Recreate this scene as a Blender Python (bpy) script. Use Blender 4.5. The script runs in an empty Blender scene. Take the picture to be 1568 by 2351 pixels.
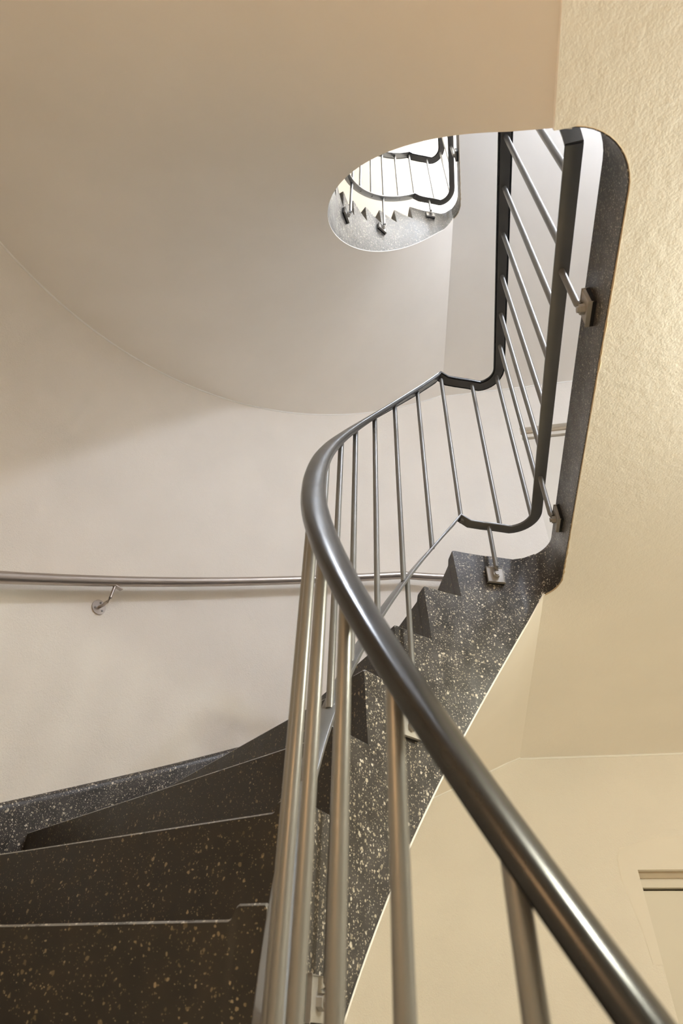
import bpy, bmesh, math, random
from mathutils import Vector, Matrix
random.seed(7)
PI = math.pi
SC = bpy.context.scene
COL = SC.collection

# ------------------------------------------------------------------ measures
DZ = 0.17                 # rise of a step
H = 16 * DZ               # storey height
RI = 0.6188               # radius of the stair well
RC = 0.1032               # rounding of the well at the landing
RO = 1.905                # outer wall radius
CX = 0.03                 # centre of the outer wall
P0, DP = 0.4752, 0.1823   # angle of the top riser, angle of one going
QX, QY = -0.09, -0.08     # point the risers aim at
TL = 0.154                # landing thickness at the well
XR = 1.60                 # right wall
LIP_W, LIP_H = 0.046, 0.018
ER, EL = 0.0277, 0.0229   # rail offset from the well edge: flight / landing
HB, HT = 0.099, 0.879     # bottom rail, top rail above the landing
FLOOR = -H - LIP_H

# ------------------------------------------------------------------ helpers
def tag(o, label=None, cat=None, group=None, kind=None):
    if label: o['label'] = label
    if cat: o['category'] = cat
    if group: o['group'] = group
    if kind: o['kind'] = kind
    return o

def empty(name, loc, label, cat, group=None):
    o = bpy.data.objects.new(name, None)
    o.empty_display_size = 0.1
    o.location = loc
    COL.objects.link(o)
    return tag(o, label, cat, group)

def link(name, bm, mat, parent=None, smooth=False, loc=None):
    bmesh.ops.recalc_face_normals(bm, faces=bm.faces)
    me = bpy.data.meshes.new(name)
    bm.to_mesh(me); bm.free()
    for m in (mat if isinstance(mat, (list, tuple)) else [mat]):
        me.materials.append(m)
    if smooth:
        for p in me.polygons: p.use_smooth = True
        try: me.set_sharp_from_angle(angle=math.radians(38))
        except Exception: pass
    o = bpy.data.objects.new(name, me)
    COL.objects.link(o)
    if parent: o.parent = parent
    if loc: o.location = loc
    return o

def lerp(a, b, t): return a + (b - a) * t

def interp(x, xs, ys):
    if x <= xs[0]: return ys[0]
    for i in range(1, len(xs)):
        if x <= xs[i]:
            u = (x - xs[i-1]) / (xs[i] - xs[i-1])
            def slope(j):
                a, b = max(j-1, 0), min(j+1, len(xs)-1)
                return (ys[b]-ys[a])/(xs[b]-xs[a])
            d = xs[i]-xs[i-1]
            return ((2*u**3-3*u*u+1)*ys[i-1] + (u**3-2*u*u+u)*d*slope(i-1) + (3*u*u-2*u**3)*ys[i] + (u**3-u*u)*d*slope(i))
    return ys[-1]

def add_box(bm, c, s, M=None):
    g = bmesh.ops.create_cube(bm, size=1.0)
    for v in g['verts']:
        v.co = Vector((v.co.x*s[0], v.co.y*s[1], v.co.z*s[2]))
        if M: v.co = M @ v.co
        v.co += Vector(c)
    return g['verts']

def add_cyl(bm, a, b, r, n=16, r2=None):
    a, b = Vector(a), Vector(b)
    d = b - a
    q = d.to_track_quat('Z', 'Y').to_matrix().to_4x4()
    M = Matrix.Translation((a+b)/2) @ q
    bmesh.ops.create_cone(bm, cap_ends=True, segments=n, radius1=r, radius2=r if r2 is None else r2, depth=d.length, matrix=M)

def sweep(bm, pts, prof, closed_ends=True, mats=None):
    """prof: closed list of (side, up) carried along pts"""
    rings = []
    n = len(pts)
    for i, p in enumerate(pts):
        p = Vector(p)
        t = (Vector(pts[min(i+1, n-1)]) - Vector(pts[max(i-1, 0)])).normalized()
        s = t.cross(Vector((0, 0, 1))).normalized()
        u = s.cross(t).normalized()
        rings.append([bm.verts.new(p + s*a + u*b) for a, b in prof])
    m = len(prof)
    for i in range(n-1):
        for j in range(m):
            f = bm.faces.new((rings[i][j], rings[i][(j+1) % m], rings[i+1][(j+1) % m], rings[i+1][j]))
            if mats: f.material_index = mats[j]
    if closed_ends:
        bm.faces.new(rings[0]); bm.faces.new(rings[-1][::-1])

def tube(bm, pts, r, n=14):
    rings = []
    up = Vector((0, 0, 1))
    for i, p in enumerate(pts):
        p = Vector(p)
        t = (Vector(pts[min(i+1, len(pts)-1)]) - Vector(pts[max(i-1, 0)])).normalized()
        ref = up if abs(t.z) < 0.95 else Vector((1, 0, 0))
        s = t.cross(ref).normalized(); u = s.cross(t)
        rings.append([bm.verts.new(p + (s*math.cos(a) + u*math.sin(a))*r) for a in [2*PI*k/n for k in range(n)]])
    for i in range(len(rings)-1):
        for j in range(n):
            bm.faces.new((rings[i][j], rings[i][(j+1) % n], rings[i+1][(j+1) % n], rings[i+1][j]))
    bm.faces.new(rings[0]); bm.faces.new(rings[-1][::-1])

# plan of the well edge, offset inward
def well_poly(off_r=0.0, off_l=0.0):
    """(x, y) from the middle of the landing over the far corner round to the near corner"""
    R = RI - off_r
    r = RC - (off_r + off_l)/2
    a = -off_l - r
    b = R - r
    far = [(-off_l, 0.0)] + [(a + r*math.cos(t), b + r*math.sin(t)) for t in [PI/2*k/12 for k in range(13)]]
    arc = [(-R*math.sin(f), R*math.cos(f)) for f in [lerp(0.27, PI-0.27, k/90) for k in range(91)]]
    near = [(x, -y) for x, y in far][::-1]
    return far + arc + near

WELL = well_poly()
def on_well(phi, poly=WELL):
    """point of the well edge seen from the origin at angle phi (0 far, pi/2 left, pi near)"""
    dx, dy = -math.sin(phi), math.cos(phi)
    best = None
    for (x0, y0), (x1, y1) in zip(poly[:-1], poly[1:]):
        ex, ey = x1-x0, y1-y0
        den = dx*ey - dy*ex
        if abs(den) < 1e-12: continue
        t = (x0*ey - y0*ex)/den
        s = (x0*dy - y0*dx)/den
        if t > 0.05 and -1e-6 <= s <= 1+1e-6:
            if best is None or t > best: best = t
    return (dx*best, dy*best)

def on_wall(ox, oy, dx, dy, inset=0.001):
    """where the ray from (ox, oy) meets the outer wall"""
    R = RO - inset
    fx, fy = ox-CX, oy
    a = dx*dx+dy*dy; b = fx*dx+fy*dy; c = fx*fx+fy*fy-R*R
    t = (-b+math.sqrt(b*b-a*c))/a
    x, y = ox+dx*t, oy+dy*t
    if x > CX:
        t = ((R if dy > 0 else -R)-oy)/dy
        x, y = ox+dx*t, oy+dy*t
    return (x, y)

def riser_phi(k):
    return P0 + k*DP if k <= 11 else P0 + 11*DP + (k-11)*0.135

def riser_out(k):
    x, y = on_well(riser_phi(k))
    return on_wall(x, y, x-QX, y-QY)

PHI_A = 0.07     # where the sloping soffit meets the upper landing
PHI_B = 2.99     # where it leaves the lower landing
def soffit_z(phi, x=None, y=None, far=0.07):
    if x is not None:      # the crease with the landing is not quite radial
        u = min(1.0, max(0.0, (math.hypot(x, y)-RI)/(RO-RI)))
        phi += (PHI_A-far)*u*math.exp(-max(phi, 0.0)/0.45)
    return min(max(-0.086 - 0.9325*phi, -H - TL), -TL)

# ------------------------------------------------------------------ materials
def new_mat(name):
    m = bpy.data.materials.new(name); m.use_nodes = True
    nt = m.node_tree
    return m, nt, nt.nodes['Principled BSDF']

def node(nt, typ, **kw):
    n = nt.nodes.new(typ)
    for k, v in kw.items():
        if k in n.inputs: n.inputs[k].default_value = v
        else: setattr(n, k, v)
    return n

def ramp(nt, fac, stops):
    r = nt.nodes.new('ShaderNodeValToRGB')
    e = r.color_ramp.elements
    while len(e) < len(stops): e.new(0.5)
    for i, (p, c) in enumerate(stops):
        e[i].position = p; e[i].color = (*c, 1)
    nt.links.new(fac, r.inputs['Fac'])
    return r.outputs['Color']

def mix(nt, fac, a, b, blend='MIX'):
    m = nt.nodes.new('ShaderNodeMix'); m.data_type = 'RGBA'; m.blend_type = blend
    for sock, v in ((m.inputs[0], fac), (m.inputs[6], a), (m.inputs[7], b)):
        if hasattr(v, 'is_linked'): nt.links.new(v, sock)
        else: sock.default_value = v if not isinstance(v, tuple) else (*v, 1)
    return m.outputs[2]

def plaster(name, col, bump=0.25, coarse=0.3, rough=0.62, cracks=0.0, spec=0.35, scale=1.0):
    m, nt, b = new_mat(name)
    tc = node(nt, 'ShaderNodeTexCoord')
    n1 = node(nt, 'ShaderNodeTexNoise', Scale=170*scale, Detail=4.0, Roughness=0.6)
    n2 = node(nt, 'ShaderNodeTexNoise', Scale=38*scale, Detail=3.0)
    n3 = node(nt, 'ShaderNodeTexNoise', Scale=2.2, Detail=3.0)
    for n in (n1, n2, n3): nt.links.new(tc.outputs['Object'], n.inputs['Vector'])
    c = ramp(nt, n3.outputs['Fac'], [(0.3, tuple(x*0.965 for x in col)), (0.7, tuple(min(1, x*1.02) for x in col))])
    h = node(nt, 'ShaderNodeMath', operation='MULTIPLY_ADD')
    nt.links.new(n2.outputs['Fac'], h.inputs[0]); h.inputs[1].default_value = coarse*3
    nt.links.new(n1.outputs['Fac'], h.inputs[2])
    hs = h.outputs[0]
    if cracks:
        v = node(nt, 'ShaderNodeTexVoronoi', feature='DISTANCE_TO_EDGE', Scale=78.0)
        nd = node(nt, 'ShaderNodeTexNoise', Scale=26.0, Detail=3.0)
        nt.links.new(tc.outputs['Object'], nd.inputs['Vector'])
        ad = node(nt, 'ShaderNodeMixRGB', blend_type='ADD'); ad.inputs[0].default_value = 0.06
        nt.links.new(tc.outputs['Object'], ad.inputs[1]); nt.links.new(nd.outputs['Color'], ad.inputs[2])
        nt.links.new(ad.outputs[0], v.inputs['Vector'])
        mr = node(nt, 'ShaderNodeMapRange'); mr.inputs[1].default_value = 0.0; mr.inputs[2].default_value = 0.05
        mr.inputs[3].default_value = 0.0; mr.inputs[4].default_value = 1.0
        nt.links.new(v.outputs['Distance'], mr.inputs[0])
        # broken up so that only stretches of the hairlines show
        nm = node(nt, 'ShaderNodeTexNoise', Scale=9.0, Detail=4.0)
        nt.links.new(tc.outputs['Object'], nm.inputs['Vector'])
        mm = node(nt, 'ShaderNodeMapRange'); mm.inputs[1].default_value = 0.42; mm.inputs[2].default_value = 0.62
        nt.links.new(nm.outputs['Fac'], mm.inputs[0])
        mx = node(nt, 'ShaderNodeMath', operation='MAXIMUM')
        inv = node(nt, 'ShaderNodeMath', operation='SUBTRACT'); inv.inputs[0].default_value = 1.0
        nt.links.new(mm.outputs[0], inv.inputs[1])
        nt.links.new(mr.outputs[0], mx.inputs[0]); nt.links.new(inv.outputs[0], mx.inputs[1])
        h2 = node(nt, 'ShaderNodeMath', operation='MULTIPLY_ADD'); h2.inputs[1].default_value = cracks
        nt.links.new(mx.outputs[0], h2.inputs[0]); nt.links.new(hs, h2.inputs[2])
        hs = h2.outputs[0]
    bp = node(nt, 'ShaderNodeBump', Strength=bump, Distance=0.0022)
    nt.links.new(hs, bp.inputs['Height'])
    nt.links.new(bp.outputs['Normal'], b.inputs['Normal'])
    nt.links.new(c, b.inputs['Base Color'])
    b.inputs['Roughness'].default_value = rough
    b.inputs['Specular IOR Level'].default_value = spec
    return m

def terrazzo(name, base=(0.050, 0.046, 0.044), rough=0.36, chip=(0.50, 0.44, 0.34), light=(0.66, 0.62, 0.55), layers=((95.0, 0.52, 0.40), (165.0, 0.42, 0.42), (310.0, 0.36, 0.42))):
    m, nt, b = new_mat(name)
    tc = node(nt, 'ShaderNodeTexCoord')
    nz = node(nt, 'ShaderNodeTexNoise', Scale=22.0, Detail=5.0)
    nt.links.new(tc.outputs['Object'], nz.inputs['Vector'])
    col = ramp(nt, nz.outputs['Fac'], [(0.3, tuple(x*0.65 for x in base)), (0.75, tuple(x*1.5 for x in base))])
    wob = node(nt, 'ShaderNodeTexNoise', Scale=160.0, Detail=2.0)
    nt.links.new(tc.outputs['Object'], wob.inputs['Vector'])
    ad = node(nt, 'ShaderNodeMixRGB', blend_type='ADD'); ad.inputs[0].default_value = 0.006
    nt.links.new(tc.outputs['Object'], ad.inputs[1]); nt.links.new(wob.outputs['Color'], ad.inputs[2])
    for sc, lo, rmax in layers:
        v = node(nt, 'ShaderNodeTexVoronoi', feature='F1', Scale=sc)
        nt.links.new(ad.outputs[0], v.inputs['Vector'])
        sep = node(nt, 'ShaderNodeSeparateColor')
        nt.links.new(v.outputs['Color'], sep.inputs[0])
        # chip radius differs from cell to cell; many cells carry none
        mr = node(nt, 'ShaderNodeMapRange'); mr.inputs[1].default_value = lo; mr.inputs[2].default_value = 1.0
        mr.inputs[3].default_value = 0.0; mr.inputs[4].default_value = rmax
        nt.links.new(sep.outputs[0], mr.inputs[0])
        lt = node(nt, 'ShaderNodeMath', operation='LESS_THAN')
        nt.links.new(v.outputs['Distance'], lt.inputs[0]); nt.links.new(mr.outputs[0], lt.inputs[1])
        cc = ramp(nt, sep.outputs[1], [(0.0, tuple(x*0.45 for x in chip)), (0.55, chip), (1.0, light)])
        col = mix(nt, lt.outputs[0], col, cc)
    nt.links.new(col, b.inputs['Base Color'])
    rr = ramp(nt, nz.outputs['Fac'], [(0.3, (rough-0.07,)*3), (0.7, (rough+0.1,)*3)])
    nt.links.new(rr, b.inputs['Roughness'])
    bp = node(nt, 'ShaderNodeBump', Strength=0.12, Distance=0.001)
    nt.links.new(nz.outputs['Fac'], bp.inputs['Height'])
    nt.links.new(bp.outputs['Normal'], b.inputs['Normal'])
    return m

def metal(name, col, rough, metallic=1.0, noise=0.0, coat=0.0, scratch=0.0):
    m, nt, b = new_mat(name)
    tc = node(nt, 'ShaderNodeTexCoord')
    n = node(nt, 'ShaderNodeTexNoise', Scale=18.0, Detail=4.0)
    nt.links.new(tc.outputs['Object'], n.inputs['Vector'])
    nt.links.new(ramp(nt, n.outputs['Fac'], [(0.3, tuple(x*(1-noise) for x in col)), (0.7, tuple(min(1, x*(1+noise)) for x in col))]), b.inputs['Base Color'])
    nt.links.new(ramp(nt, n.outputs['Fac'], [(0.3, (max(0.02, rough-0.02),)*3), (0.7, (rough+0.03,)*3)]), b.inputs['Roughness'])
    b.inputs['Metallic'].default_value = metallic
    b.inputs['Coat Weight'].default_value = coat
    if scratch:
        n2 = node(nt, 'ShaderNodeTexNoise', Scale=400.0, Detail=2.0)
        nt.links.new(tc.outputs['Object'], n2.inputs['Vector'])
        bp = node(nt, 'ShaderNodeBump', Strength=scratch, Distance=0.0005)
        nt.links.new(n2.outputs['Fac'], bp.inputs['Height']); nt.links.new(bp.outputs['Normal'], b.inputs['Normal'])
    return m

CREAM = (0.88, 0.84, 0.775)
M_WALL = plaster('wall_plaster', CREAM, bump=0.8, coarse=0.2, cracks=0.28)
M_BACK = plaster('back_wall_plaster', CREAM, bump=1.0, coarse=0.3, cracks=0.15)
M_SOFFIT = plaster('soffit_plaster', (0.92, 0.885, 0.83), bump=0.10, coarse=0.1, rough=0.6)
M_STUCCO = plaster('landing_soffit_plaster', (0.92, 0.885, 0.83), bump=0.34, coarse=0.6, rough=0.42, spec=0.5, scale=1.25)
M_TERR = terrazzo('terrazzo')
M_NOSE = terrazzo('nosing_highlight_terrazzo', base=(0.15, 0.145, 0.135), rough=0.3, chip=(0.4, 0.37, 0.3))  # lighter terrazzo paints the highlight along the nosings
M_RISER = terrazzo('shaded_riser_terrazzo', base=(0.021, 0.0165, 0.0115), rough=0.42, chip=(0.20, 0.15, 0.08), light=(0.32, 0.25, 0.15), layers=((95.0, 0.72, 0.36), (165.0, 0.68, 0.38), (310.0, 0.62, 0.38)))  # darker brown base puts the risers' shade into the colour
M_BAL = metal('grey_satin_paint', (0.235, 0.23, 0.22), 0.32, 0.35, 0.03, scratch=0.05)
M_RAILBAR = metal('dark_grey_paint', (0.14, 0.14, 0.14), 0.42, 0.2, 0.1, scratch=0.1)
M_FLAT = metal('grey_flat_bar_paint', (0.165, 0.165, 0.163), 0.30, 0.15, 0.06, scratch=0.2)
M_BLACK = metal('black_handrail_plastic', (0.014, 0.014, 0.015), 0.24, 0.0, 0.15, scratch=0.02)
M_STEEL = metal('brushed_steel', (0.46, 0.41, 0.37), 0.33, 1.0, 0.02)
M_SHIM = metal('black_rubber', (0.01, 0.01, 0.01), 0.6, 0.0, 0.1)
M_RUST = metal('rusty_paint', (0.42, 0.40, 0.37), 0.5, 0.5, 0.2, scratch=0.4)
M_DOOR = plaster('door_paint', (0.78, 0.74, 0.66), bump=0.05, coarse=0.05, rough=0.4)
M_HEAD_SHADE = plaster('door_head_shade', (0.50, 0.42, 0.31), bump=0.06, coarse=0.05, rough=0.45)  # tan that paints the shade under the lintel
M_GAP = metal('door_gap', (0.10, 0.08, 0.05), 0.8, 0.0, 0.1)
M_BEAD = plaster('white_paint', (0.95, 0.94, 0.91), bump=0.03, coarse=0.05, rough=0.4)
M_FLOOR = plaster('pale_bounce_floor', (0.78, 0.75, 0.70), bump=0.03, coarse=0.05, rough=0.35)  # unseen floor, made pale to bounce light up to the soffits
M_OCHRE = plaster('ochre_sealant', (0.62, 0.50, 0.34), bump=0.5, coarse=1.0, rough=0.7)

# ------------------------------------------------------------------ the shell
def wall_left():
    bm = bmesh.new()
    zs = [FLOOR, -1.5, 0, 1.5, 3, 4.5, 6, 8.0]
    n = 96
    rows = []
    for z in zs:
        rows.append([bm.verts.new((CX - RO*math.sin(t), RO*math.cos(t), z)) for t in [PI*k/n for k in range(n+1)]])
    for a, b in zip(rows[:-1], rows[1:]):
        for j in range(n): bm.faces.new((a[j], a[j+1], b[j+1], b[j]))
    o = link('wall_left', bm, M_WALL, smooth=True)
    return tag(o, 'curved cream plastered stair wall behind the steel tube handrail', 'wall', kind='structure')

DX0, DX1 = 0.325, 1.225
DOORS = [(FLOOR, -0.60), (FLOOR + H, 2.105)]
def wall_back():
    bm = bmesh.new()
    y = RO; dpt = 0.12
    def quad(x0, z0, x1, z1):
        bm.faces.new([bm.verts.new(v) for v in ((x0, y, z0), (x1, y, z0), (x1, y, z1), (x0, y, z1))])
    quad(CX, FLOOR, DX0, 8.0); quad(DX1, FLOOR, XR, 8.0)
    z = FLOOR
    for z0, z1 in DOORS:
        if z0 > z + 1e-6: quad(DX0, z, DX1, z0)
        z = z1
        # reveals of the door opening
        for a, b in (((DX0, z0), (DX0, z1)), ((DX0, z1), (DX1, z1)), ((DX1, z1), (DX1, z0))):
            bm.faces.new([bm.verts.new(v) for v in ((a[0], y, a[1]), (b[0], y, b[1]), (b[0], y+dpt, b[1]), (a[0], y+dpt, a[1]))])
    quad(DX0, z, DX1, 8.0)
    o = link('wall_back', bm, M_BACK)
    return tag(o, 'straight cream wall with the two doors at the landings', 'wall', kind='structure')

def plain_wall(name, pts, label):
    bm = bmesh.new()
    bm.faces.new([bm.verts.new(p) for p in pts])
    o = link(name, bm, M_BACK)
    return tag(o, label, 'wall', kind='structure')

wall_left(); wall_back()
plain_wall('wall_right', [(XR, -RO, FLOOR), (XR, RO, FLOOR), (XR, RO, 8), (XR, -RO, 8)], 'cream wall closing the landings on the right')
plain_wall('wall_front', [(CX, -RO, FLOOR), (XR, -RO, FLOOR), (XR, -RO, 8), (CX, -RO, 8)], 'cream wall on the near side of the landings')

def dplate(name, z, m, label, cat):
    bm = bmesh.new()
    pts = [(CX - RO*math.sin(t), RO*math.cos(t), z) for t in [PI*k/60 for k in range(61)]] + [(XR, -RO, z), (XR, RO, z)]
    bm.faces.new([bm.verts.new(p) for p in pts])
    o = link(name, bm, m)
    return tag(o, label, cat, kind='structure')
dplate('floor', FLOOR, M_FLOOR, 'unseen floor at the foot of the stair, made pale to bounce light', 'floor')
dplate('ceiling', 8.0, M_SOFFIT, 'pale ceiling at the top of the stairwell', 'ceiling')

for i, (z0, z1) in enumerate(DOORS):
    t = bpy.data.objects.new('door_%d' % (i+1), None)
    t.location = ((DX0+DX1)/2, RO, z0); COL.objects.link(t)
    tag(t, ['cream door at the lower right, below the landing', 'pale door seen between the landing balusters'][i], 'door', kind='structure')
    hgt = z1 - z0; w = DX1 - DX0
    bm = bmesh.new()
    fy = 0.045
    fw = 0.052
    add_box(bm, (0, fy+0.03, hgt-fw/2), (w, 0.06, fw))
    for s in (-1, 1):
        add_box(bm, (s*(w/2-0.006), fy+0.03, (hgt-fw)/2), (0.012, 0.06, hgt-fw))
    link('frame', bm, M_DOOR, t)
    bm = bmesh.new()
    add_box(bm, (0, fy-0.006, hgt-0.011), (w, 0.012, 0.022))
    link('shade_strip', bm, M_HEAD_SHADE, t)  # darker strip drawn where the lintel's shadow line falls
    bm = bmesh.new()
    add_box(bm, (0, fy+0.055, hgt-fw-0.004), (w-0.024, 0.02, 0.008))
    link('gap_strip', bm, M_GAP, t)
    bm = bmesh.new()
    add_box(bm, (0, fy+0.037, (hgt-fw-0.008)/2), (w-0.026, 0.04, hgt-fw-0.008))
    bmesh.ops.bevel(bm, geom=bm.edges[:], offset=0.002, segments=1, affect='EDGES')
    lf = link('leaf', bm, M_DOOR, t)
    bm = bmesh.new()
    add_cyl(bm, (w/2-0.09, fy+0.02, 1.02), (w/2-0.09, fy-0.035, 1.02), 0.010)
    add_cyl(bm, (w/2-0.085, fy-0.035, 1.02), (w/2-0.20, fy-0.035, 1.02), 0.009)
    add_cyl(bm, (w/2-0.09, fy+0.018, 1.02), (w/2-0.09, fy+0.010, 1.02), 0.026)
    link('handle', bm, M_STEEL, lf)

# smoothed patch of newer plaster round the head of the lower door
bm = bmesh.new()
out = [(-0.035, -0.30), (-0.042, -0.2), (-0.06, -0.1), (-0.072, -0.03), (-0.068, 0.04), (-0.05, 0.075), (0.0, 0.09), (0.05, 0.105), (0.12, 0.115), (0.3, 0.13), (0.6, 0.12), (0.92, 0.1), (0.95, 0.03), (0.94, -0.3)]
inn = [(0, -0.30), (0, -0.2), (0, -0.1), (0, -0.03), (0, -0.01), (0, 0), (0.005, 0), (0.05, 0), (0.12, 0), (0.3, 0), (0.6, 0), (0.89, 0), (0.90, 0), (0.90, -0.3)]
def ring(pts, y): return [bm.verts.new((DX0+x, y, -0.60+z)) for x, z in pts]
o1, o2, i2, i1 = ring(out, RO), ring([(x*0.93, z*0.95) if z > -0.25 else (x*0.93, z) for x, z in out], RO-0.0015), ring(inn, RO-0.0015), ring(inn, RO)
for a, b in ((o1, o2), (o2, i2), (i2, i1)):
    for j in range(len(out)-1): bm.faces.new((a[j], a[j+1], b[j+1], b[j]))
tag(link('trim_1', bm, plaster('patch_plaster', (0.86, 0.815, 0.745), bump=0.12, coarse=0.1)), 'smooth plaster patch round the head of the lower door', 'plaster patch', kind='structure')

# ------------------------------------------------------------------ flights
def step_mesh(k, k_out_far):
    """one solid step: riser line k up to riser line k-1 (or the landing for k = 0)"""
    bm = bmesh.new()
    pa = riser_phi(k)
    pb = riser_phi(k-1) if k > 0 else PHI_A
    oa = riser_out(k)
    if k > 0: ob = riser_out(k-1)
    else:
        ob = (-RO*math.sin(k_out_far), RO-0.001)
    M = 8
    ta = math.atan2(-(oa[0]), oa[1]); tb = math.atan2(-(ob[0]), ob[1])
    inner, outer = [], []
    for j in range(M+1):
        t = j/M
        inner.append(on_well(lerp(pa, pb, t)))
        if j == 0: outer.append(oa)
        elif j == M: outer.append(ob)
        else:
            th = lerp(ta, tb, t)
            outer.append(on_wall(0, 0, -math.sin(th), math.cos(th)))
    zt = -k*DZ - LIP_H
    zr = zt - DZ                     # foot of the riser
    # direction towards the foot of the flight at the front edge
    d = Vector((oa[0]-inner[0][0], oa[1]-inner[0][1], 0))
    L = d.length; d.normalize()
    fwd = Vector((-d.y, d.x, 0))
    if fwd.dot(Vector((-math.cos(pa), -math.sin(pa), 0))) < 0: fwd = -fwd
    st = [(0.0, 1), (0.003, 1), (LIP_W-0.004, 1), (LIP_W, 0.85), (LIP_W+0.006, 0.12), (LIP_W+0.010, 0)]
    S = [(s/L, l) for s, l in st] + [(0.25, 0), (0.5, 0), (0.75, 0), (1.0, 0)]
    S[0] = (0.0, 0.8)
    prof = [(0.011, -0.010), (0.0118, -0.004), (0.009, -0.0008), (0.004, 0.0)]   # nosing: forward, below top
    def P(j, s):
        return Vector((lerp(inner[j][0], outer[j][0], s), lerp(inner[j][1], outer[j][1], s), 0))
    top, front, bot = [], [], []
    for s, l in S:
        zz = zt + LIP_H*l
        col = []
        for f, dz_ in prof:
            p = P(0, s) + fwd*f; p.z = zz + dz_; col.append(bm.verts.new(p))
        front.append(col)
        row = []
        for j in range(1, M+1):
            p = P(j, s); p.z = zz; row.append(bm.verts.new(p))
        top.append(row)
        rb = []
        for j in range(M+1):
            p = P(j, s)
            p.z = soffit_z(math.atan2(-p.x, p.y), p.x, p.y, k_out_far) + (0.007 if s*L < LIP_W*0.7 else 0.022)
            rb.append(bm.verts.new(p))
        bot.append(rb)
    foot = []
    for i, (s, l) in enumerate(S):
        p = P(0, s); p.z = zr + LIP_H*l - (0.0 if l else 0.002); foot.append(bm.verts.new(p))
    n = len(S)
    for i in range(n-1):
        f0, f1 = front[i], front[i+1]
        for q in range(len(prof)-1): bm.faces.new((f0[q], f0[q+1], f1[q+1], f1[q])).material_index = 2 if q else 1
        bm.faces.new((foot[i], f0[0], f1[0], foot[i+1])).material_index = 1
        bm.faces.new((bot[i][0], foot[i], foot[i+1], bot[i+1][0]))
        a, b = [f0[-1]] + top[i], [f1[-1]] + top[i+1]
        for j in range(M): bm.faces.new((a[j], a[j+1], b[j+1], b[j]))
        for j in range(M): bm.faces.new((bot[i][j], bot[i][j+1], bot[i+1][j+1], bot[i+1][j]))
        bm.faces.new((top[i][-1], bot[i][-1], bot[i+1][-1], top[i+1][-1]))
    for i in (0, n-1):
        a = [front[i][-1]] + top[i]
        bm.faces.new([bot[i][0], foot[i]] + front[i] + [a[1], bot[i][1]])
        for j in range(1, M): bm.faces.new((bot[i][j], a[j], a[j+1], bot[i][j+1]))
    return bm

def soffit_mesh(out_far, out_near):
    bm = bmesh.new()
    n, m = 90, 12
    lo, hi = [], []
    for i in range(n+1):
        t = i/n
        pi_ = lerp(PHI_A, PHI_B, t); po = lerp(out_far, out_near, t)
        x0, y0 = on_well(pi_)
        x1, y1 = on_wall(0, 0, -math.sin(po), math.cos(po), 0.0)
        z = soffit_z(pi_)
        r0, r1 = [], []
        for j in range(m+1):
            s = lerp(-0.0012, 1.0, j/m)
            x, y = lerp(x0, x1, s), lerp(y0, y1, s)
            z = soffit_z(math.atan2(-x, y), x, y, out_far)
            dz = 0.001 if j == 0 else 0.0
            r0.append(bm.verts.new((x, y, z + dz))); r1.append(bm.verts.new((x, y, z + (0.008 if j == 0 else 0.02))))
        lo.append(r0); hi.append(r1)
    for i in range(n):
        for j in range(m):
            bm.faces.new((lo[i][j], lo[i][j+1], lo[i+1][j+1], lo[i+1][j]))
        bm.faces.new((lo[i][0], lo[i+1][0], hi[i+1][0], hi[i][0]))
    return bm

def skirting_mesh():
    bm = bmesh.new()
    ths = [lerp(0.36, 2.95, k/80) for k in range(81)]
    prof_pts = []
    for th in ths:
        zt = -0.247 - 0.9225*(th-0.725)
        row = []
        for r, z in ((RO, zt), (RO-0.006, zt-0.003), (RO-0.013, zt-0.016), (RO-0.014, zt-0.03), (RO-0.014, zt-0.36)):
            row.append(bm.verts.new((CX - r*math.sin(th), r*math.cos(th), z)))
        prof_pts.append(row)
    for a, b in zip(prof_pts[:-1], prof_pts[1:]):
        for j in range(len(a)-1): bm.faces.new((a[j], a[j+1], b[j+1], b[j]))
    return bm

def make_flight(z, out_far, label):
    t = empty('stair_flight', (0, 0, z), label, 'stairs')
    for k in range(16):
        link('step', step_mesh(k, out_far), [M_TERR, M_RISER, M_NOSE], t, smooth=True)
    link('soffit', soffit_mesh(out_far, 3.068), M_SOFFIT, t, smooth=True)
    link('skirting', skirting_mesh(), M_TERR, t, smooth=True)
    bm = bmesh.new()
    pts = []
    for i in range(121):
        po = lerp(out_far, 3.05, i/120)
        x, y = on_wall(0, 0, -math.sin(po), math.cos(po), 0.002)
        pts.append((x, y, soffit_z(po, x, y, out_far) - 0.001))
    tube(bm, pts, 0.0048, 8)
    link('paint_bead', bm, M_BEAD, t, smooth=True)
    return t

make_flight(0.0, 0.026, 'dark terrazzo winding flight climbing from lower left round the well to the landing')
make_flight(H, 0.09, 'winding flight overhead with a smooth beige underside filling the upper left')
make_flight(2*H, 0.09, 'topmost winding flight, a pale strip above the highest rail in the opening')

# ------------------------------------------------------------------ landings
def landing_poly(out_far, out_near):
    pts = [on_well(PHI_A)]
    x_in = pts[0][0]
    for x, y in WELL:                 # far corner, landing edge
        pass
    far = [(x, y) for x, y in WELL[:14] if x > x_in]
    far = sorted(far, key=lambda p: -p[1])
    xn = on_well(PHI_B)[0]
    near = sorted([(x, y) for x, y in WELL[-14:] if x > xn], key=lambda p: -p[1])
    edge = [on_well(PHI_A)] + far + near + [on_well(PHI_B)]
    outer = [(-RO*math.tan(PI-out_near), -RO+0.001), (XR-0.001, -RO+0.001), (XR-0.001, RO-0.001), (-RO*math.tan(out_far), RO-0.001)]
    return edge, outer

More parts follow.
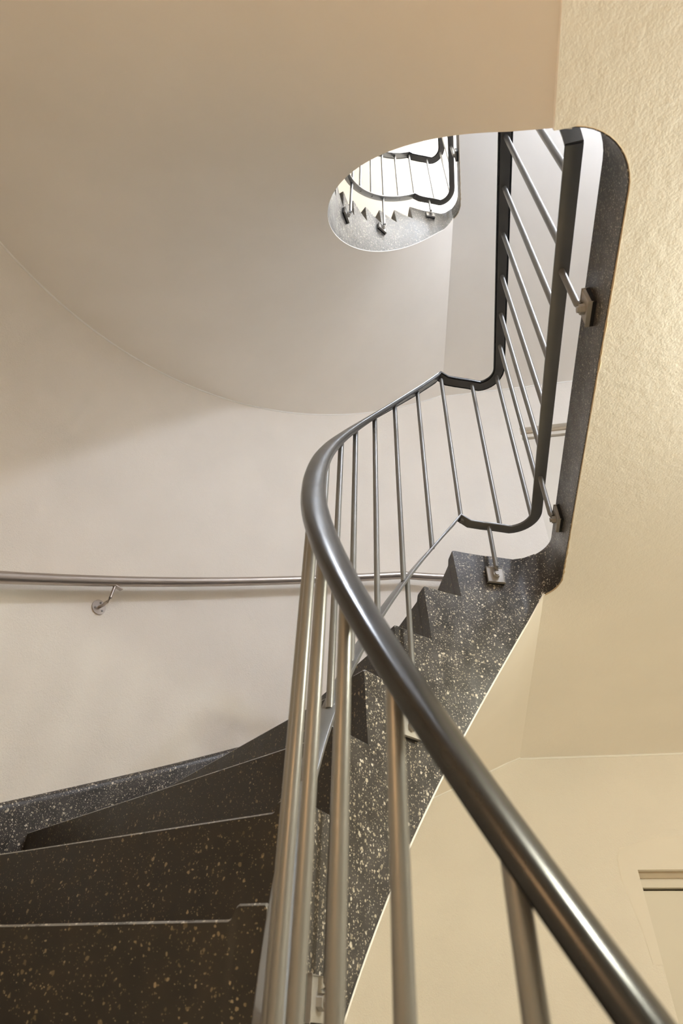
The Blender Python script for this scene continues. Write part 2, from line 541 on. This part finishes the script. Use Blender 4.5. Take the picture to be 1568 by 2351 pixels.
def extr(bm, poly, z0, z1):
    a = [bm.verts.new((x, y, z0)) for x, y in poly]
    b = [bm.verts.new((x, y, z1)) for x, y in poly]
    bm.faces.new(a); bm.faces.new(b)
    n = len(poly)
    for i in range(n): bm.faces.new((a[i], a[(i+1) % n], b[(i+1) % n], b[i]))

def offset_edge(edge, d):
    """shift the landing edge away from the well"""
    res = []
    n = len(edge)
    for i, (x, y) in enumerate(edge):
        x0, y0 = edge[max(i-1, 0)]; x1, y1 = edge[min(i+1, n-1)]
        tx, ty = x1-x0, y1-y0
        l = math.hypot(tx, ty) or 1
        res.append((x - ty/l*d, y + tx/l*d))
    return res

def make_landing(z, out_far, label):
    t = empty('stair_landing', (0, 0, z), label, 'landing')
    edge, outer = landing_poly(out_far, 3.068)
    inset = offset_edge(edge, LIP_W)
    bm = bmesh.new(); extr(bm, inset + outer, -TL+0.012, -LIP_H)
    link('slab', bm, M_TERR, t)
    bm = bmesh.new(); tube(bm, [(-RO*math.tan(out_far), RO-0.002, -TL-0.005), (0.4, RO-0.002, -TL-0.005), (XR, RO-0.002, -TL-0.005)], 0.0048, 8)
    link('paint_bead', bm, M_BEAD, t, smooth=True)
    # terrazzo border round the well: face, rounded top, raised lip
    bm = bmesh.new()
    rows = []
    e2 = offset_edge(edge, 0.003); e3 = offset_edge(edge, 0.010)
    for (x, y), (xa, ya), (xb, yb), (xc, yc) in zip(edge, e2, e3, inset):
        rows.append([bm.verts.new(v) for v in ((xc, yc, -TL+0.002), (x, y, -TL+0.002), (x, y, -0.008), (xa, ya, -0.002), (xb, yb, 0.0), (xc, yc, 0.0), (xc, yc, -TL+0.002))][:6])
    for a, b in zip(rows[:-1], rows[1:]):
        for j in range(6): bm.faces.new((a[j], a[(j+1) % 6], b[(j+1) % 6], b[j]))
    bm.faces.new(rows[0]); bm.faces.new(rows[-1][::-1])
    link('border', bm, M_TERR, t, smooth=True)
    bm = bmesh.new()
    e1 = offset_edge(edge, 0.002)
    lap = [(e1[0][0]-0.008, e1[0][1]+0.001)] + e1[1:-1] + [(e1[-1][0]-0.026, e1[-1][1]+0.001)]
    lapo = [(outer[0][0]-0.004, outer[0][1])] + outer[1:-1] + [(outer[-1][0]-0.008, outer[-1][1])]
    extr(bm, lap + lapo, -TL-0.0010, -TL+0.010)
    link('soffit', bm, M_STUCCO if z < 1 else M_SOFFIT, t)
    # uneven bead of old sealant where plaster and terrazzo meet
    bm = bmesh.new()
    dense = []
    for (x0, y0), (x1, y1) in zip(e1[:-1], e1[1:]):
        k = max(1, int(math.hypot(x1-x0, y1-y0)/0.012))
        dense += [(lerp(x0, x1, i/k), lerp(y0, y1, i/k)) for i in range(k)]
    rnd = random.Random(3)
    rows = []
    for i, (x, y) in enumerate(dense):
        w = 0.0004 + 0.0018*rnd.random()**2*max(0.0, math.sin(i*0.11)+0.3*math.sin(i*0.031+1))
        x0, y0 = dense[max(i-1, 0)]; x1, y1 = dense[min(i+1, len(dense)-1)]
        tx, ty = x1-x0, y1-y0; l = math.hypot(tx, ty) or 1; nx, ny = -ty/l, tx/l
        rows.append([bm.verts.new((x - nx*w*0.6, y - ny*w*0.6, -TL+0.003)), bm.verts.new((x - nx*w*0.5, y - ny*w*0.5, -TL-0.001)), bm.verts.new((x + nx*w, y + ny*w, -TL-0.0025)), bm.verts.new((x + nx*w*2.2, y + ny*w*2.2, -TL-0.0005))])
    for a, b in zip(rows[:-1], rows[1:]):
        for j in range(3): bm.faces.new((a[j], a[j+1], b[j+1], b[j]))
    link('sealant_line', bm, M_OCHRE, t, smooth=True)
    return t

make_landing(0.0, 0.026, 'landing at the right with a rough cream underside and dark terrazzo edge')
make_landing(H, 0.09, 'next landing up, its smooth pale underside seen through the opening')

# ------------------------------------------------------------------ railings
KX = [0.0, 2.0, 6.0, 9.0, 12.0, 16.0]
KTOP = [HT, 0.905, 0.914, 0.900, 0.884, 0.882]
KBOT = [HB, 0.122, 0.125, 0.12, 0.115, 0.105]
def nos(phi): return -(phi-P0)/DP*DZ
PHI_S = P0 - 0.02                      # the kink at the top riser
PHI_E = 2.78                           # from here the rail bends down to the lower landing
def rail_z(phi, top):
    if phi <= PHI_S: return HT if top else HB
    k = (phi-P0)/DP
    return nos(phi) + interp(k, KX, KTOP if top else KBOT)

RAILP = []
for x, y in well_poly(ER, EL):      # the bent bar pulls in a little at the left of the well
    q = 1 - 0.0095*math.exp(-((math.atan2(-x, y) - 1.72)/0.26)**2)
    RAILP.append((x*q, y*q))
def rail_path(top, with_landing=True):
    """from the lower landing up the flight and along the upper landing"""
    zl = (HT if top else HB) - H
    pts = []
    # near corner of the lower landing
    near = RAILP[-14:][::-1]           # from landing edge middle back to the corner
    corner = [p for p in near if p[1] < -0.3]
    start = corner + [on_well(PI-0.19, RAILP), on_well(PI-0.25, RAILP)]
    seg = [0.0]
    end = on_well(PHI_E, RAILP)
    chain = start + [end]
    for a, b in zip(chain[:-1], chain[1:]): seg.append(seg[-1] + math.hypot(b[0]-a[0], b[1]-a[1]))
    ze = rail_z(PHI_E, top)
    for p, s in zip(start, seg):
        pts.append((p[0], p[1], lerp(zl, ze, s/seg[-1])))
    n = 80
    for i in range(n+1):
        phi = lerp(PHI_E, PHI_S, i/n)
        x, y = on_well(phi, RAILP)
        pts.append((x, y, rail_z(phi, top)))
    if with_landing:
        zt = HT if top else HB
        for phi in (0.40, 0.33, 0.26, 0.21):
            x, y = on_well(phi, RAILP); pts.append((x, y, zt))
        for x, y in RAILP[1:14][::-1]: pts.append((x, y, zt))
        m = RAILP[0][0]
        for y in (0.4, 0.2, 0.0, -0.2, -0.4): pts.append((m, y, zt))
        for x, y in corner[:1]: pts.append((x, y, zt))
    return pts

def rrect(w, h, r, n=4, y0=0.0):
    p = []
    for cx, cy, a0 in ((w/2-r, h/2-r, 0), (-w/2+r, h/2-r, PI/2), (-w/2+r, -h/2+r, PI), (w/2-r, -h/2+r, 1.5*PI)):
        for i in range(n+1):
            a = a0 + PI/2*i/n
            p.append((cx+r*math.cos(a), y0+cy+r*math.sin(a)))
    return p

def rail_top_profile():
    # black cap: rounded top, lips reaching down both sides of the steel bar
    p = [(-0.0160, -0.0040), (-0.0165, -0.0085), (-0.0205, -0.0085), (-0.0222, -0.006), (-0.0222, 0.001), (-0.0205, 0.0055), (-0.016, 0.0088), (-0.008, 0.0108), (0.0, 0.0114),
         (0.008, 0.0108), (0.016, 0.0088), (0.0205, 0.0055), (0.0222, 0.001), (0.0222, -0.006), (0.0205, -0.0085), (0.0165, -0.0085), (0.0160, -0.0040)]
    return p

def bracket(parent, face, normal, post_xy, z_face, z_rail):
    """stub post under the bottom rail, bolted to the face of the stair with a square plate"""
    n = Vector((normal[0], normal[1], 0)).normalized()
    side = Vector((-n.y, n.x, 0))
    R = Matrix((side, n, Vector((0, 0, 1)))).transposed()
    f = Vector((face[0], face[1], z_face))
    bm = bmesh.new()
    foot = Vector((post_xy[0], post_xy[1], z_face + 0.018))
    topp = Vector((post_xy[0], post_xy[1], z_rail))
    tube(bm, [topp, topp.lerp(foot, 0.5), foot, foot + Vector((0, 0, -0.010)) - n*0.004], 0.0072, 14)
    post = link('stub_post', bm, M_BAL, parent, smooth=True)
    bm = bmesh.new()
    add_box(bm, f + n*0.0105, (0.052, 0.007, 0.054), R)
    bmesh.ops.bevel(bm, geom=bm.edges[:], offset=0.0015, segments=2, affect='EDGES')
    link('bracket_plate', bm, M_RUST, post)
    bm = bmesh.new()
    add_box(bm, f + n*0.0035, (0.053, 0.007, 0.056), R)
    link('shim', bm, M_SHIM, post)
    bm = bmesh.new()
    c = f + n*0.014 + Vector((0, 0, -0.004))
    add_cyl(bm, c, c + n*0.010, 0.0105, 6)
    add_cyl(bm, c + n*0.010, c + n*0.015, 0.0062, 12)
    link('bolt', bm, M_RUST, post, smooth=False)

FLIGHT_BAL = [2.76, 2.66, 2.562, 2.397, 2.256, 2.127, 1.997, 1.86, 1.70, 1.522, 1.345, 1.195, 1.016, 0.838, 0.643, 0.444]
LAND_BAL = [0.410, 0.275, 0.128, -0.020, -0.165, -0.310, -0.455]
def make_railing(z, label, stubs, land_stubs):
    t = empty('stair_railing', (0, 0, z), label, 'railing', None)
    top, bot = rail_path(True), rail_path(False)
    bm = bmesh.new(); sweep(bm, top, rail_top_profile())
    link('handrail', bm, M_BLACK, t, smooth=True)
    bm = bmesh.new(); sweep(bm, [(x, y, zz-0.0068) for x, y, zz in top], rrect(0.031, 0.006, 0.001, 1))
    tag(link('rail_bar', bm, M_RAILBAR, t, smooth=True), 'dark grey steel bar under the black handrail')
    bm = bmesh.new(); sweep(bm, bot, rrect(0.034, 0.008, 0.0018, 2))
    link('bottom_rail', bm, [M_FLAT], t, smooth=True)
    for phi in FLIGHT_BAL + [0.222]:
        x, y = on_well(phi, RAILP)
        bm = bmesh.new(); add_cyl(bm, (x, y, rail_z(phi, False)), (x, y, rail_z(phi, True)-0.007), 0.0078, 18)
        link('baluster', bm, M_BAL, t, smooth=True)
    m = RAILP[0][0]
    for y in [0.552] + LAND_BAL:
        x = m
        if y > 0.5: x, y = -0.0330, 0.5500
        bm = bmesh.new(); add_cyl(bm, (x, y, HB), (x, y, HT-0.007), 0.0078, 18)
        link('baluster', bm, M_BAL, t, smooth=True)
    for phi, rel in stubs:
        fx, fy = on_well(phi); px, py = on_well(phi, RAILP)
        bracket(t, (fx, fy), (-fx, -fy), (px, py), nos(phi)+rel if phi > 0.35 else rel, rail_z(phi, False))
    for y, zf in land_stubs:
        bracket(t, (0, y), (-1, 0), (m, y), zf, HB)
    return t

make_railing(0.0, 'near railing with black handrail and grey balusters curving up to the landing', [(0.289, -0.083), (0.815, -0.290), (1.286, -0.355), (1.80, -0.34), (2.5, -0.33)], [(0.363, -0.066), (-0.267, -0.063)])
make_railing(H, 'small distant railing of the upper flight, visible only through the opening', [(0.288, -0.082), (0.85, -0.260), (1.36, -0.255), (1.9, -0.26)], [(0.285, -0.060), (-0.267, -0.063)])

# ------------------------------------------------------------------ tube handrail on the curved wall
t = empty('wall_handrail', (0, 0, 0), 'brushed steel tube handrail on the curved wall at left', 'handrail')
def tube_z(th):
    u = max(0.0, th - 0.302)
    return 0.8034 - 0.3513*u - 0.6196*u*u + 0.1538*u**3
RT = 1.835
pts = [(0.12, RT, 0.8034), (0.05, RT, 0.8034)]
for i in range(0, 240):
    th = lerp(0.0, 2.0, i/239)
    pts.append((CX - RT*math.sin(th), RT*math.cos(th), tube_z(th)))
bm = bmesh.new(); tube(bm, pts, 0.0212, 22)
link('tube', bm, M_STEEL, t, smooth=True)
def tube_bracket(th, dz):
    n = Vector((math.sin(th), -math.cos(th), 0))      # away from the wall
    side = Vector((-n.y, n.x, 0))
    w = Vector((CX - RO*math.sin(th), RO*math.cos(th), 0))
    zt = tube_z(th)
    pw = w + Vector((0, 0, zt - dz))
    bm = bmesh.new()
    tube(bm, [pw, pw + n*0.03, pw + n*0.052 + Vector((0, 0, 0.006)), pw + n*0.066 + Vector((0, 0, 0.022)), pw + n*0.07 + Vector((0, 0, dz-0.024))], 0.0062, 12)
    arm = link('bracket_arm', bm, M_STEEL, t, smooth=True)
    bm = bmesh.new()
    add_cyl(bm, pw, pw + n*0.006, 0.030, 32); link('wall_plate', bm, M_STEEL, arm, smooth=True)
    bm = bmesh.new()
    add_box(bm, w + n*0.07 + Vector((0, 0, zt-0.0225)), (0.066, 0.020, 0.004), Matrix((side, n, Vector((0, 0, 1)))).transposed()); link('saddle', bm, M_STEEL, arm)
    for a in (PI/2, PI/2+2*PI/3, PI/2+4*PI/3):
        c = pw + side*0.019*math.cos(a) + Vector((0, 0, 0.019*math.sin(a)))
        bm = bmesh.new(); add_cyl(bm, c + n*0.005, c + n*0.0078, 0.0042, 12); link('screw', bm, M_BAL, arm)
tube_bracket(1.105, 0.098)

# ------------------------------------------------------------------ lamps under the landings
def emit(name, col, s):
    m = bpy.data.materials.new(name); m.use_nodes = True
    nt = m.node_tree; nt.nodes.clear()
    e = nt.nodes.new('ShaderNodeEmission'); e.inputs[0].default_value = (*col, 1); e.inputs[1].default_value = s
    o = nt.nodes.new('ShaderNodeOutputMaterial'); nt.links.new(e.outputs[0], o.inputs[0])
    return m
def lamp(x, y, z, col, s, label, r=0.15, drop=0.0):
    t = empty('ceiling_lamp', (x, y, z), label, 'lamp', None)
    if drop:
        bm = bmesh.new(); add_cyl(bm, (0, 0, -0.02), (0, 0, -drop), 0.008, 16); link('stem', bm, M_STEEL, t, smooth=True)
    bm = bmesh.new(); add_cyl(bm, (0, 0, 0), (0, 0, -0.03), r*0.8, 40); link('base', bm, M_DOOR, t, smooth=True)
    bm = bmesh.new()
    prof = [(0.0, -0.105), (0.4, -0.100), (0.75, -0.085), (0.95, -0.062), (1.0, -0.045), (0.95, -0.031), (0.8, -0.030)]
    n = 40
    rows = [[bm.verts.new((r*q*math.cos(2*PI*k/n) if q else 0.0001*math.cos(2*PI*k/n), r*q*math.sin(2*PI*k/n) if q else 0.0001*math.sin(2*PI*k/n), zz - drop)) for k in range(n)] for q, zz in prof]
    for a, b in zip(rows[:-1], rows[1:]):
        for k in range(n): bm.faces.new((a[k], a[(k+1) % n], b[(k+1) % n], b[k]))
    bm.faces.new(rows[0])
    link('glass_shade', bm, emit('lamp_glow', col, s), t, smooth=True)
lamp(0.62, -0.38, -TL-0.004, (1.0, 1.0, 0.84), 262, 'round glass ceiling lamp under the lower landing', 0.08)
lamp(1.10, -0.60, H-TL-0.004, (0.79, 0.857, 1.0), 438, 'round glass pendant lamp under the upper landing', 0.08, 0.35)
lamp(0.35, 0.0, 8.0, (0.80, 0.88, 1.0), 372, 'round glass ceiling lamp at the top of the stairwell', 0.3)
# added fill globe on the curved wall, unseen behind the viewer, brightens the soffits
t = empty('fill_lamp', (CX - RO*0.5, -RO*0.866, -0.55), 'added fill globe at the foot of the flight, unseen behind the viewer', 'lamp')
nrm = Vector((0.5, 0.866, 0))
bm = bmesh.new(); add_cyl(bm, nrm*0.001, nrm*0.02, 0.055, 32); add_cyl(bm, nrm*0.02, nrm*0.06, 0.016, 20); link('wall_plate', bm, M_STEEL, t, smooth=True)
bm = bmesh.new(); bmesh.ops.create_uvsphere(bm, u_segments=32, v_segments=20, radius=0.10, matrix=Matrix.Translation(nrm*0.155)); link('fill_globe', bm, emit('fill_glow', (1.0, 0.58, 0.27), 23), t, smooth=True)

# ------------------------------------------------------------------ world, camera, colour
w = bpy.data.worlds.new('world'); SC.world = w; w.use_nodes = True
w.node_tree.nodes['Background'].inputs[0].default_value = (1, 0.95, 0.88, 1)
w.node_tree.nodes['Background'].inputs[1].default_value = 0.0

yaw, pitch, roll, fpx = -0.19575, 0.738875, 0.038279, 1365.74
cyw, syw, cp, sp = math.cos(yaw), math.sin(yaw), math.cos(pitch), math.sin(pitch)
F = Vector((syw*cp, cyw*cp, sp)); R = Vector((cyw, -syw, 0)); U = R.cross(F)
R2 = R*math.cos(roll) + U*math.sin(roll); U2 = -R*math.sin(roll) + U*math.cos(roll)
cam = bpy.data.cameras.new('camera')
co = bpy.data.objects.new('camera', cam); COL.objects.link(co)
Mx = Matrix((R2, U2, -F)).transposed().to_4x4()
Mx.translation = Vector((-0.3557, -0.93334, -1.17027))
co.matrix_world = Mx
cam.sensor_fit = 'VERTICAL'; cam.sensor_height = 36.0; cam.sensor_width = 24.0
cam.lens = fpx*36.0/2351.0
cam.clip_start = 0.01
cam.dof.use_dof = True; cam.dof.focus_distance = 2.0; cam.dof.aperture_fstop = 6.3
SC.camera = co

vs = SC.view_settings
vs.view_transform = 'Standard'; vs.look = 'None'; vs.exposure = 0.0; vs.gamma = 1.0
vs.use_curve_mapping = False
SC.cycles.max_bounces = 16; SC.cycles.diffuse_bounces = 14; SC.cycles.glossy_bounces = 4
SC.cycles.use_denoising = True
